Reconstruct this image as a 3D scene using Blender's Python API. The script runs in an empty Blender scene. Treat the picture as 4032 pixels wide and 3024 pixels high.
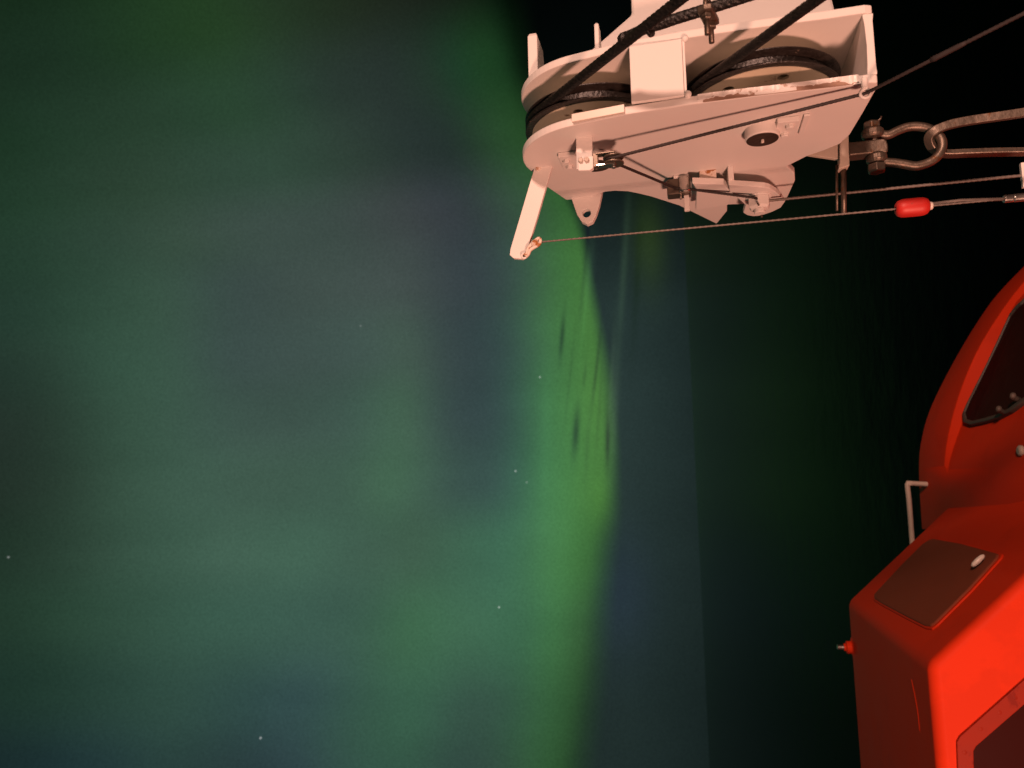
import bpy, bmesh, math, random
from mathutils import Vector, Matrix
random.seed(7)
S = bpy.context.scene
COL = S.collection
rad = math.radians

# ------------------------------------------------------------------ camera
# A phone held in portrait and saved sideways: world up is picture left,
# the ship's length (+X) is picture up, outboard (+Y) is into the picture.
EYE = Vector((0.0, 0.0, 16.0))
PITCH, ROLL, FPX = rad(13.6), rad(2.7), 2912.0
FW = Vector((0, math.cos(PITCH), math.sin(PITCH)))
_R0 = Vector((0, math.sin(PITCH), -math.cos(PITCH)))
_U0 = Vector((1, 0, 0))
RT = _R0 * math.cos(ROLL) - _U0 * math.sin(ROLL)
UP = _U0 * math.cos(ROLL) + _R0 * math.sin(ROLL)
cam = bpy.data.cameras.new('camera')
cam.sensor_width = 36.0
cam.lens = 36.0 * FPX / 4032.0
cam.clip_start, cam.clip_end = 0.02, 60000
cam.dof.use_dof = True
cam.dof.focus_distance = 1.75
cam.dof.aperture_fstop = 4.8
cam_o = bpy.data.objects.new('camera', cam)
COL.objects.link(cam_o)
cam_o.matrix_world = Matrix(((RT.x, UP.x, -FW.x, EYE.x), (RT.y, UP.y, -FW.y, EYE.y),
                             (RT.z, UP.z, -FW.z, EYE.z), (0, 0, 0, 1)))
S.camera = cam_o
S.view_settings.view_transform = 'Standard'
S.view_settings.look = 'None'
S.view_settings.exposure = 0.0
S.view_settings.gamma = 1.0
S.cycles.use_denoising = True
S.cycles.max_bounces = 6


def ray(x, y):
    return RT * ((x - 2016) / FPX) + UP * ((1512 - y) / FPX) + FW


# ------------------------------------------------------------------ night sky
W = bpy.data.worlds.new('World')
S.world = W
W.use_nodes = True
nt = W.node_tree
nt.nodes.clear()


def nd(t, **k):
    n = nt.nodes.new(t)
    for a, b in k.items():
        setattr(n, a, b)
    return n


def lk(a, b):
    nt.links.new(a, b)


def mth(op, a, b=None, c=None):
    n = nd('ShaderNodeMath', operation=op)
    for i, v in enumerate((a, b, c)):
        if v is None:
            continue
        if isinstance(v, (int, float)):
            n.inputs[i].default_value = v
        else:
            lk(v, n.inputs[i])
    return n.outputs[0]


tc = nd('ShaderNodeTexCoord')
sep = nd('ShaderNodeSeparateXYZ')
lk(tc.outputs['Generated'], sep.inputs[0])
AZ = mth('ARCTAN2', sep.outputs[0], sep.outputs[1])
EL = mth('ARCSINE', sep.outputs[2])
cmb = nd('ShaderNodeCombineXYZ')
lk(AZ, cmb.inputs[0])
lk(EL, cmb.inputs[1])
AE = cmb.outputs[0]


def azel(x, y):
    d = ray(x, y).normalized()
    return math.atan2(d.x, d.y), math.asin(d.z)


def vadd(acc, g, col):
    n = nd('ShaderNodeVectorMath', operation='MULTIPLY_ADD')
    lk(g, n.inputs[0])
    n.inputs[1].default_value = col
    if acc is None:
        n.inputs[2].default_value = (0, 0, 0)
    else:
        lk(acc, n.inputs[2])
    return n.outputs[0]


def blob(x, y, sx, sy, rot=0.0):
    """soft patch of light in the sky; sx along elevation, sy along azimuth (milliradian-like units)"""
    a, e = azel(x, y)
    m = nd('ShaderNodeMapping', vector_type='TEXTURE')
    m.inputs['Location'].default_value = (a, e, 0)
    m.inputs['Rotation'].default_value = (0, 0, rad(rot))
    m.inputs['Scale'].default_value = (sy / FPX / math.cos(e), sx / FPX, 1)
    lk(AE, m.inputs['Vector'])
    d = nd('ShaderNodeVectorMath', operation='DOT_PRODUCT')
    lk(m.outputs[0], d.inputs[0])
    lk(m.outputs[0], d.inputs[1])
    return mth('EXPONENT', mth('MULTIPLY', d.outputs['Value'], -1.0))


def fcurve(src, lo, hi, pts, vlo, vhi):
    """value curve over src in [lo,hi]; pts are (src, value)"""
    mr = nd('ShaderNodeMapRange')
    lk(src, mr.inputs[0])
    mr.inputs[1].default_value, mr.inputs[2].default_value = lo, hi
    fc = nd('ShaderNodeFloatCurve')
    c = fc.mapping.curves[0]
    ps = sorted(((a - lo) / (hi - lo), (v - vlo) / (vhi - vlo)) for a, v in pts)
    c.points[0].location = ps[0]
    c.points[1].location = ps[-1]
    for p in ps[1:-1]:
        c.points.new(*p)
    fc.mapping.update()
    lk(mr.outputs[0], fc.inputs['Value'])
    mo = nd('ShaderNodeMapRange')
    lk(fc.outputs[0], mo.inputs[0])
    mo.inputs[3].default_value, mo.inputs[4].default_value = vlo, vhi
    return mo.outputs[0]


# lower border of the auroral curtain, elevation over azimuth, and its sharpness
edge = [(2020, 60), (2045, 200), (2130, 500), (2225, 750), (2285, 900), (2322, 1100), (2358, 1290), (2388, 1480), (2402, 1650),
        (2415, 1800), (2410, 1950), (2394, 2100), (2378, 2300), (2362, 2500), (2328, 2780), (2290, 3010)]
ea = [azel(x, y) for x, y in edge]
LO, HI = min(a for a, e in ea), max(a for a, e in ea)
EDGE = fcurve(AZ, LO, HI, ea, 0.05, 0.35)
soft = [(2050, 60, 200), (2150, 560, 110), (2285, 900, 52), (2358, 1290, 62), (2400, 1650, 80), (2412, 1850, 80), (2394, 2100, 120),
        (2360, 2500, 130), (2290, 3010, 150)]
SOFT = fcurve(AZ, LO, HI, [(azel(x, y)[0], v / FPX) for x, y, v in soft], 0.0, 0.08)
DEL = mth('SUBTRACT', EL, EDGE)
mr = nd('ShaderNodeMapRange', interpolation_type='SMOOTHSTEP')
lk(DEL, mr.inputs[0])
lk(mth('MULTIPLY', SOFT, -0.5), mr.inputs[1])
lk(mth('MULTIPLY', SOFT, 0.6), mr.inputs[2])
STEP = mr.outputs[0]

# colour of the glow above the curtain's border: rows along the sky, stops upward from the border (display values)
ROWS = {
    0: [(2010, 0, 5, 2), (1900, 12, 20, 12), (1800, 22, 28, 20), (1600, 28, 34, 26), (1400, 33, 42, 30), (1100, 36, 52, 34), (800, 34, 58, 30), (500, 28, 52, 26), (200, 22, 40, 22), (0, 18, 36, 18)],
    300: [(2070, 18, 42, 18), (2000, 30, 64, 34), (1900, 32, 66, 36), (1800, 30, 58, 40), (1700, 36, 52, 42), (1550, 40, 50, 46), (1300, 42, 54, 48), (1100, 42, 62, 48), (900, 40, 66, 44), (600, 36, 58, 42), (300, 32, 52, 40), (0, 28, 46, 34)],
    600: [(2165, 42, 78, 38), (2000, 46, 78, 46), (1900, 42, 64, 46), (1800, 38, 48, 46), (1650, 40, 50, 48), (1400, 46, 60, 52), (1100, 48, 70, 56), (800, 46, 68, 54), (500, 42, 62, 46), (200, 34, 56, 40), (0, 28, 50, 34)],
    900: [(2285, 62, 105, 52), (2200, 58, 100, 55), (2100, 58, 84, 64), (2000, 58, 74, 68), (1900, 56, 62, 68), (1750, 62, 65, 72), (1600, 66, 70, 72), (1300, 62, 74, 70), (1000, 60, 74, 68), (700, 54, 72, 60), (400, 46, 66, 54), (150, 38, 60, 46), (0, 34, 56, 42)],
    1200: [(2340, 70, 115, 58), (2250, 68, 114, 61), (2150, 66, 105, 70), (2050, 58, 82, 72), (1950, 53, 68, 69), (1800, 55, 65, 68), (1650, 66, 78, 74), (1500, 68, 80, 76), (1200, 64, 76, 72), (900, 58, 72, 70), (650, 60, 84, 70), (400, 50, 74, 60), (150, 40, 62, 50), (0, 36, 56, 46)],
    1500: [(2390, 80, 126, 61), (2300, 76, 125, 65), (2200, 70, 120, 70), (2100, 64, 104, 76), (2000, 56, 78, 74), (1880, 53, 68, 70), (1750, 58, 72, 72), (1600, 70, 94, 78), (1450, 64, 84, 78), (1200, 62, 78, 74), (900, 60, 76, 72), (650, 60, 86, 72), (400, 54, 80, 66), (200, 42, 60, 50), (0, 36, 52, 44)],
    1800: [(2415, 74, 118, 64), (2330, 80, 128, 65), (2250, 74, 125, 71), (2150, 70, 122, 78), (2050, 60, 95, 80), (1930, 56, 72, 74), (1800, 56, 72, 72), (1650, 68, 96, 80), (1550, 72, 108, 82), (1350, 66, 90, 78), (1100, 62, 82, 72), (800, 62, 86, 74), (500, 56, 80, 66), (250, 40, 56, 46), (0, 36, 46, 40)],
    2100: [(2394, 58, 98, 50), (2300, 68, 118, 60), (2200, 78, 132, 80), (2100, 70, 116, 80), (2000, 64, 104, 84), (1850, 62, 96, 78), (1650, 64, 88, 74), (1450, 66, 92, 78), (1200, 70, 100, 84), (900, 68, 94, 80), (600, 60, 86, 72), (350, 48, 68, 56), (100, 36, 52, 42), (0, 32, 48, 38)],
    2400: [(2370, 46, 76, 44), (2280, 58, 96, 56), (2180, 68, 118, 72), (2080, 62, 104, 76), (1950, 66, 108, 82), (1800, 68, 108, 82), (1600, 64, 102, 74), (1400, 62, 90, 78), (1100, 64, 94, 80), (800, 60, 90, 76), (500, 52, 78, 64), (250, 42, 66, 52), (0, 34, 54, 42)],
    2700: [(2340, 40, 66, 40), (2250, 50, 84, 52), (2150, 56, 96, 62), (2000, 54, 88, 70), (1850, 56, 84, 70), (1650, 62, 102, 78), (1450, 58, 90, 74), (1200, 54, 78, 78), (1000, 50, 76, 72), (700, 50, 76, 66), (400, 42, 66, 56), (100, 32, 54, 44), (0, 30, 50, 42)],
    3000: [(2290, 34, 60, 34), (2200, 44, 78, 44), (2100, 50, 84, 56), (1950, 52, 72, 64), (1800, 50, 70, 66), (1600, 52, 82, 68), (1400, 52, 80, 70), (1150, 46, 62, 68), (900, 42, 58, 60), (650, 42, 64, 60), (400, 36, 56, 58), (150, 28, 46, 48), (0, 26, 42, 42)],
}


def lin(v):
    v /= 255.0
    return v / 12.92 if v < .04045 else ((v + .055) / 1.055) ** 2.4


def rowcol(y, x):
    st = ROWS[y]
    if x >= st[0][0]:
        return st[0][1:]
    for p, q in zip(st, st[1:]):
        if x >= q[0]:
            f = (p[0] - x) / (p[0] - q[0])
            return tuple(a + (b - a) * f for a, b in zip(p[1:], q[1:]))
    return st[-1][1:]


def skycol(x, y):
    ys = sorted(ROWS)
    y = min(max(y, 0), 2999.9)
    k = int(y // 300)
    f = (y - ys[k]) / 300.0
    return tuple(lin(a + (b - a) * f) * w for a, b, w in zip(rowcol(ys[k], x), rowcol(ys[k + 1], x), (.94, 1.00, .98)))


def pix(a, e):
    d = Vector((math.sin(a) * math.cos(e), math.cos(a) * math.cos(e), math.sin(e)))
    w = d.dot(FW)
    return 2016 + FPX * d.dot(RT) / w, 1512 - FPX * d.dot(UP) / w


def edge_at(a):
    ps = sorted(ea)
    if a <= ps[0][0]:
        return ps[0][1]
    for p, q in zip(ps, ps[1:]):
        if a <= q[0]:
            return p[1] + (q[1] - p[1]) * (a - p[0]) / (q[0] - p[0])
    return ps[-1][1]


SPAN = 0.80
mr2 = nd('ShaderNodeMapRange')
lk(DEL, mr2.inputs[0])
mr2.inputs[1].default_value, mr2.inputs[2].default_value = 0.0, SPAN
mr2.clamp = True
azs = [rad(v) for v in (-38, -31, -25, -19, -13, -7.5, -2, 3.5, 9, 14, 19, 24, 30, 38)]
acc = None
for i_, a_ in enumerate(azs):
    rp = nd('ShaderNodeValToRGB')
    rp.color_ramp.interpolation = 'B_SPLINE'
    lk(mr2.outputs[0], rp.inputs[0])
    NS = 30
    els = rp.color_ramp.elements
    for k in range(NS):
        f = (k / (NS - 1)) ** 1.35
        e_ = edge_at(a_) + SPAN * f
        px_, py_ = pix(a_, e_)
        c_ = skycol(px_, py_) + (1,)
        if k == 0:
            els[0].position, els[0].color = 0.0, c_
        elif k == NS - 1:
            els[-1].position, els[-1].color = 1.0, c_
        else:
            q = els.new(f)
            q.color = c_
    if acc is None:
        acc = rp.outputs[0]
    else:
        t_ = nd('ShaderNodeMapRange', interpolation_type='SMOOTHSTEP')
        lk(AZ, t_.inputs[0])
        t_.inputs[1].default_value, t_.inputs[2].default_value = azs[i_ - 1], a_
        mxn = nd('ShaderNodeMix', data_type='RGBA')
        lk(t_.outputs[0], mxn.inputs['Factor'])
        lk(acc, mxn.inputs['A'])
        lk(rp.outputs[0], mxn.inputs['B'])
        acc = mxn.outputs['Result']

# clear dark sky between the curtain and the horizon
dim = fcurve(AZ, rad(-40), rad(40), [(rad(-40), .60), (rad(-26), .66), (rad(-18), .84), (rad(-10), .95), (rad(-3), 1.0), (rad(3), .95), (rad(8), .66), (rad(12), .42),
                                     (rad(17), .16), (rad(24), .05), (rad(40), .03)], 0, 1)
sc = nd('ShaderNodeVectorMath', operation='SCALE')
sc.inputs[0].default_value = (.0205, .0375, .0350)
hz = nd('ShaderNodeMapRange')
lk(EL, hz.inputs[0])
hz.inputs[1].default_value, hz.inputs[2].default_value = 0.0, 0.09
hz.inputs[3].default_value, hz.inputs[4].default_value = 0.62, 1.03
lk(mth('MULTIPLY', dim, hz.outputs[0]), sc.inputs['Scale'])
n = nd('ShaderNodeMix', data_type='RGBA')
lk(STEP, n.inputs['Factor'])
lk(sc.outputs[0], n.inputs['A'])
lk(acc, n.inputs['B'])
acc = n.outputs['Result']
BL = [  # thin cloud streaks and rays: x, y, sx, sy, rot, colour
    (2440, 2330, 120, 220, 0, (.001, .000, .012)),
    (2455, 1080, 13, 300, -7, (.010, .020, .010)),
    (2555, 960, 60, 170, 0, (.010, .020, -.002)),
    (2505, 1150, 14, 230, -6, (-.003, -.004, -.006)),
    (2213, 1325, 9, 85, -8, (-.028, -.095, -.020)),
    (2268, 1700, 14, 95, -6, (-.034, -.120, -.020)),
    (2392, 1740, 9, 95, -3, (-.028, -.095, -.016)),
    (2346, 1470, 7, 130, -9, (-.024, -.085, -.012)),
    (2302, 1480, 6, 50, -9, (-.014, -.050, -.008)),
    (2418, 1620, 16, 190, -5, (.016, .030, .014)),
    (2318, 1080, 16, 120, -9, (.010, .026, .012)),
    (2380, 1980, 45, 110, 0, (.006, .022, -.002)),
    (2245, 1480, 6, 190, -9, (-.008, -.030, -.006)),
    (2296, 1120, 7, 150, -9, (-.010, -.036, -.004)),
    (2358, 1620, 7, 160, -6, (-.010, -.036, -.005)),
    (2300, 1260, 5, 120, -9, (.006, .022, .006)),
    (2405, 1530, 8, 210, -6, (.012, .022, .010)),
    (2312, 1760, 10, 140, -5, (-.008, -.030, -.004)),
    (2150, 1700, 26, 320, -3, (.004, .018, .006)),
]
for x, y, sx, sy, r, c in BL:
    acc = vadd(acc, blob(x, y, sx, sy, r), c)
nz = nd('ShaderNodeTexNoise')
nz.inputs['Scale'].default_value = 5.5
nz.inputs['Detail'].default_value = 3.0
lk(tc.outputs['Generated'], nz.inputs['Vector'])
# faint rays standing up the sky, and fine sky noise imitating camera sensor grain
mp = nd('ShaderNodeMapping')
mp.inputs['Scale'].default_value = (13.0, 4.5, 1)
mp.inputs['Rotation'].default_value = (0, 0, rad(-16))
lk(AE, mp.inputs['Vector'])
nr = nd('ShaderNodeTexNoise', noise_dimensions='2D')
nr.inputs['Scale'].default_value = 1.0
nr.inputs['Detail'].default_value = 4.0
lk(mp.outputs[0], nr.inputs['Vector'])
ng = nd('ShaderNodeTexNoise')
ng.inputs['Scale'].default_value = 420.0
ng.inputs['Detail'].default_value = 1.0
lk(tc.outputs['Generated'], ng.inputs['Vector'])
sc = nd('ShaderNodeVectorMath', operation='SCALE')
lk(acc, sc.inputs[0])
lk(mth('MULTIPLY', mth('MULTIPLY', mth('MULTIPLY_ADD', nz.outputs[0], 0.24, 0.90), mth('MULTIPLY_ADD', nr.outputs[0], 0.20, 0.91)),
       mth('MULTIPLY_ADD', ng.outputs[0], 0.44, 0.78)), sc.inputs['Scale'])
acc = sc.outputs[0]
mx = nd('ShaderNodeVectorMath', operation='MAXIMUM')
lk(acc, mx.inputs[0])
mx.inputs[1].default_value = (.0002, .0006, .0004)
acc = mx.outputs[0]
for x, y, v in [(1026, 2906, .6), (2030, 1855, .6), (2074, 1899, .25), (2126, 1485, .5), (1965, 2391, .6), (1420, 1283, .15), (33, 2194, .3)]:
    acc = vadd(acc, blob(x, y, 2.6, 2.6), (v, v, v))
bg = nd('ShaderNodeBackground')
lk(acc, bg.inputs[0])
out = nd('ShaderNodeOutputWorld')
lk(bg.outputs[0], out.inputs[0])

# ------------------------------------------------------------------ the ship's warm deck lamps behind the photographer
def deck_lamp(pos, watts, size, tint):
    ld = bpy.data.lights.new('deck_lamp', 'AREA')
    ld.shape, ld.size = 'DISK', size
    ld.energy = watts
    ld.color = tint
    lo = bpy.data.objects.new('deck_lamp', ld)
    COL.objects.link(lo)
    lo.location = EYE + Vector(pos)
    lo.rotation_euler = (EYE + Vector((0.0, 2.2, -0.3)) - lo.location).to_track_quat('-Z', 'Y').to_euler()


deck_lamp((-2.00, -1.20, -0.90), 155, .45, (1.0, .475, .335))     # low on the bulkhead, astern of the camera
deck_lamp((5.00, -6.00, 1.15), 800, .90, (1.0, .56, .42))       # floodlight further forward on the superstructure

# ------------------------------------------------------------------ materials
def mat(name, base, rough=.5, metal=0.0, var=.12, scale=18., bump=.0, bscale=60., dirt=None, dthr=.62, dscale=9., coat=0.0, spec=.5):
    m = bpy.data.materials.new(name)
    m.use_nodes = True
    t = m.node_tree
    N, L = t.nodes, t.links
    b = N['Principled BSDF']
    b.inputs['Roughness'].default_value = rough
    b.inputs['Metallic'].default_value = metal
    b.inputs['Coat Weight'].default_value = coat
    b.inputs['Specular IOR Level'].default_value = spec
    tcn = N.new('ShaderNodeTexCoord')
    n1 = N.new('ShaderNodeTexNoise')
    n1.inputs['Scale'].default_value = scale
    n1.inputs['Detail'].default_value = 5
    L.new(tcn.outputs['Object'], n1.inputs['Vector'])
    r = N.new('ShaderNodeMapRange')
    r.inputs[3].default_value, r.inputs[4].default_value = 1 - var, 1 + var
    L.new(n1.outputs[0], r.inputs[0])
    s = N.new('ShaderNodeVectorMath')
    s.operation = 'SCALE'
    s.inputs[0].default_value = base
    L.new(r.outputs[0], s.inputs['Scale'])
    colr = s.outputs[0]
    if dirt:
        n2 = N.new('ShaderNodeTexNoise')
        n2.inputs['Scale'].default_value = dscale
        n2.inputs['Detail'].default_value = 8
        n2.inputs['Roughness'].default_value = .65
        L.new(tcn.outputs['Object'], n2.inputs['Vector'])
        r2 = N.new('ShaderNodeMapRange')
        r2.inputs[1].default_value, r2.inputs[2].default_value = dthr, dthr + .06
        L.new(n2.outputs[0], r2.inputs[0])
        mx = N.new('ShaderNodeMix')
        mx.data_type = 'RGBA'
        L.new(r2.outputs[0], mx.inputs['Factor'])
        L.new(colr, mx.inputs['A'])
        mx.inputs['B'].default_value = dirt + (1,)
        colr = mx.outputs['Result']
    L.new(colr, b.inputs['Base Color'])
    rr = N.new('ShaderNodeMapRange')
    rr.inputs[3].default_value, rr.inputs[4].default_value = max(.02, rough - .1), min(1, rough + .1)
    L.new(n1.outputs[0], rr.inputs[0])
    L.new(rr.outputs[0], b.inputs['Roughness'])
    if bump:
        n3 = N.new('ShaderNodeTexNoise')
        n3.inputs['Scale'].default_value = bscale
        n3.inputs['Detail'].default_value = 4
        L.new(tcn.outputs['Object'], n3.inputs['Vector'])
        bp = N.new('ShaderNodeBump')
        bp.inputs['Strength'].default_value = bump
        bp.inputs['Distance'].default_value = .004
        L.new(n3.outputs[0], bp.inputs['Height'])
        L.new(bp.outputs[0], b.inputs['Normal'])
    return m


M = {
    'paint': mat('white_gloss_paint', (.74, .70, .67), .50, spec=.3, var=.05, scale=7, bump=.10, bscale=30, dirt=(.30, .17, .09), dthr=.735, dscale=22),
    'chipped': mat('chipped_white_paint', (.74, .70, .67), .38, var=.06, scale=25, bump=.5, bscale=60, dirt=(.34, .22, .15), dthr=.60, dscale=40),
    'rusty': mat('rust_stained_paint', (.70, .60, .52), .5, var=.1, scale=30, bump=.3, bscale=80, dirt=(.35, .13, .03), dthr=.52, dscale=40),
    'cream': mat('cream_nylon', (.62, .55, .42), .45, var=.12, scale=14, dirt=(.16, .09, .05), dthr=.60, dscale=18),
    'grease': mat('greasy_rim', (.016, .012, .010), .40, var=.5, scale=60, bump=.6, bscale=120, dirt=(.10, .075, .055), dthr=.63, dscale=70),
    'rope': mat('greased_wire_rope', (.007, .006, .005), .45, var=.5, scale=50, bump=.7, bscale=140, dirt=(.03, .02, .014), dthr=.66, dscale=50),
    'wire': mat('backlit_dark_wire', (.022, .015, .014), .7, metal=.0, var=.3, scale=60),  # backlit shade of the wire put into its dark base colour
    'lanyard': mat('lanyard_wire', (.15, .125, .11), .55, metal=.2, var=.4, scale=40),
    'steel': mat('worn_galvanised_steel', (.15, .120, .095), .45, metal=.75, var=.25, scale=30, bump=.3, bscale=70, dirt=(.16, .08, .04), dthr=.6, dscale=30),
    'stain': mat('stainless_steel', (.55, .52, .48), .25, metal=.95, var=.1, scale=30),
    'dark': mat('dark_pin_face', (.055, .035, .028), .5, metal=.3, var=.3, scale=40, bump=.4, bscale=90),
    'boat': mat('orange_fibreglass', (.62, .036, .009), .5, var=.06, scale=4, bump=.05, bscale=10, spec=.05, dirt=(.58, .034, .009), dthr=.56, dscale=3),
    'hatch': mat('smoked_acrylic', (.230, .055, .028), .6, var=.1, scale=10, spec=.10),
    'glass': mat('dark_window_pane', (.030, .003, .002), .45, var=.05, spec=.05),
    'rubber': mat('grey_rubber_seal', (.075, .060, .050), .55, var=.15, scale=30),
    'trim': mat('red_window_trim', (.27, .022, .010), .55, spec=.1, var=.1, scale=20, dirt=(.20, .015, .008), dthr=.55, dscale=16),
    'float': mat('red_plastic_float', (.50, .020, .015), .5, var=.1, scale=40, dirt=(.20, .05, .03), dthr=.62, dscale=38),
    'bare': mat('bare_rusting_steel', (.30, .19, .14), .6, var=.3, scale=40, bump=.4, bscale=90),
    'dull': mat('weathered_white_paint', (.50, .42, .35), .5, var=.12, scale=20, bump=.2, bscale=60, dirt=(.25, .13, .06), dthr=.66, dscale=24),
    'pale': mat('pale_plastic', (.75, .66, .58), .3, var=.05),
}

# ------------------------------------------------------------------ builders
def tag(o, label=None, cat=None, group=None, kind=None):
    for k, v in (('label', label), ('category', cat), ('group', group), ('kind', kind)):
        if v:
            o[k] = v
    return o


def empty(name, loc, label, cat, group=None):
    o = bpy.data.objects.new(name, None)
    o.empty_display_size = .1
    COL.objects.link(o)
    o.location = loc
    return tag(o, label, cat, group)


def rootloc(o):
    v = Vector((0, 0, 0))
    while o:
        v = v + Vector(o.location)
        o = o.parent
    return v


def part(name, bm, material, parent=None, bevel=0.0, smooth=False, seg=2, angle=35):
    """one bmesh in world coordinates -> one object"""
    if parent is None:
        c = Vector((0, 0, 0))
        for v in bm.verts:
            c += v.co
        org = c / max(1, len(bm.verts))
        loc = org
    else:
        org = rootloc(parent)
        loc = Vector((0, 0, 0))
    for v in bm.verts:
        v.co -= org
    bmesh.ops.recalc_face_normals(bm, faces=bm.faces)
    me = bpy.data.meshes.new(name)
    bm.to_mesh(me)
    bm.free()
    me.materials.append(material)
    o = bpy.data.objects.new(name, me)
    COL.objects.link(o)
    o.location = loc
    o.parent = parent
    if smooth:
        for p in me.polygons:
            p.use_smooth = True
    if bevel:
        b = o.modifiers.new('bevel', 'BEVEL')
        b.width, b.segments = bevel, seg
        b.limit_method, b.angle_limit = 'ANGLE', rad(angle)
        b.harden_normals = False
    return o


class Frame:
    """right-handed-ish working frame: a outboard, b up, c along the ship"""
    def __init__(s, org, psi):
        s.o = org
        s.n = Vector((math.cos(psi), math.sin(psi), 0))
        s.t = Vector((-math.sin(psi), math.cos(psi), 0))
        s.z = Vector((0, 0, 1))

    def p(s, a, b, c):
        return s.o + s.t * a + s.z * b + s.n * c

    def onc(s, x, y, c):            # photo point on the plane c = const -> (a, b)
        r = ray(x, y)
        q = r * (((s.o - EYE).dot(s.n) + c) / r.dot(s.n)) + EYE - s.o
        return q.dot(s.t), q.z

    def ona(s, x, y, a):            # photo point on the plane a = const -> (b, c)
        r = ray(x, y)
        q = r * (((s.o - EYE).dot(s.t) + a) / r.dot(s.t)) + EYE - s.o
        return q.z, q.dot(s.n)


def proj(p):
    q = p - EYE
    d = q.dot(FW)
    return 2016 + FPX * q.dot(RT) / d, 1512 - FPX * q.dot(UP) / d, d


def prism(pts0, pts1, bm=None, holes0=(), holes1=()):
    """solid between two matching 3D outlines, with optional matching holes"""
    bm = bm or bmesh.new()
    loops = []
    for P0_, P1_ in [(pts0, pts1)] + list(zip(holes0, holes1)):
        v0 = [bm.verts.new(p) for p in P0_]
        v1 = [bm.verts.new(p) for p in P1_]
        loops.append((v0, v1))
        n_ = len(v0)
        for i in range(n_):
            bm.faces.new((v0[i], v0[(i + 1) % n_], v1[(i + 1) % n_], v1[i]))
    if len(loops) == 1:
        bm.faces.new(loops[0][0])
        bm.faces.new(loops[0][1])
    else:
        for k in (0, 1):
            ed = []
            for lp in loops:
                vs = lp[k]
                for i in range(len(vs)):
                    e = bm.edges.get((vs[i], vs[(i + 1) % len(vs)]))
                    ed.append(e)
            bmesh.ops.triangle_fill(bm, use_beauty=True, use_dissolve=False, edges=ed)
    return bm


def prism_c(F, poly, c0, c1, holes=(), bm=None):
    return prism([F.p(a, b, c0) for a, b in poly], [F.p(a, b, c1) for a, b in poly], bm,
                 [[F.p(a, b, c0) for a, b in h] for h in holes], [[F.p(a, b, c1) for a, b in h] for h in holes])


def prism_a(F, poly, a0, a1, holes=(), bm=None):
    return prism([F.p(a0, b, c) for b, c in poly], [F.p(a1, b, c) for b, c in poly], bm,
                 [[F.p(a0, b, c) for b, c in h] for h in holes], [[F.p(a1, b, c) for b, c in h] for h in holes])


def box(F, a0, a1, b0, b1, c0, c1, bm=None):
    return prism_c(F, [(a0, b0), (a1, b0), (a1, b1), (a0, b1)], c0, c1, (), bm)


def basis(ax):
    ax = ax.normalized()
    u = ax.cross(Vector((0.31, 0.2, 0.93)))
    if u.length < .1:
        u = ax.cross(Vector((1, 0, 0)))
    u.normalize()
    return u, ax.cross(u), ax


def lathe(c, ax, prof, seg=32, bm=None, closed=False):
    """prof: (radius, height along ax)"""
    bm = bm or bmesh.new()
    u, v, w = basis(ax)
    rings = []
    for r, h in prof:
        if r < 1e-6:
            rings.append([bm.verts.new(c + w * h)])
        else:
            rings.append([bm.verts.new(c + w * h + (u * math.cos(2 * math.pi * i / seg) + v * math.sin(2 * math.pi * i / seg)) * r) for i in range(seg)])
    prs = list(zip(rings, rings[1:]))
    if closed:
        prs.append((rings[-1], rings[0]))
    for A, B in prs:
        for i in range(seg):
            j = (i + 1) % seg
            if len(A) == 1 and len(B) == 1:
                continue
            if len(A) == 1:
                bm.faces.new((A[0], B[j], B[i]))
            elif len(B) == 1:
                bm.faces.new((A[i], A[j], B[0]))
            else:
                bm.faces.new((A[i], A[j], B[j], B[i]))
    return bm


def cyl(c, ax, r, h, ch=.0015, seg=24, bm=None):
    return lathe(c, ax, [(0, 0), (r - ch, 0), (r, ch), (r, h - ch), (r - ch, h), (0, h)], seg, bm)


def hexbolt(c, ax, r, h, bm=None):
    return lathe(c, ax, [(0, 0), (r, 0), (r, h * .8), (r * .82, h), (0, h)], 6, bm)


def smooth_path(pts, k=8):
    P = [pts[0] * 2 - pts[1]] + list(pts) + [pts[-1] * 2 - pts[-2]]
    o_ = []
    for i in range(1, len(P) - 2):
        for j in range(k):
            t = j / k
            a, b, c, d = P[i - 1], P[i], P[i + 1], P[i + 2]
            o_.append(.5 * ((2 * b) + (c - a) * t + (2 * a - 5 * b + 4 * c - d) * t * t + (3 * b - a - 3 * c + d) * t ** 3))
    o_.append(P[-2])
    return o_


def resample(pts, step):
    o_ = [pts[0]]
    left = step
    for a, b in zip(pts, pts[1:]):
        L = (b - a).length
        pos = 0.0
        while L - pos >= left:
            pos += left
            o_.append(a.lerp(b, pos / L))
            left = step
        left -= L - pos
    if (o_[-1] - pts[-1]).length > step * .2:
        o_.append(pts[-1])
    return o_


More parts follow.
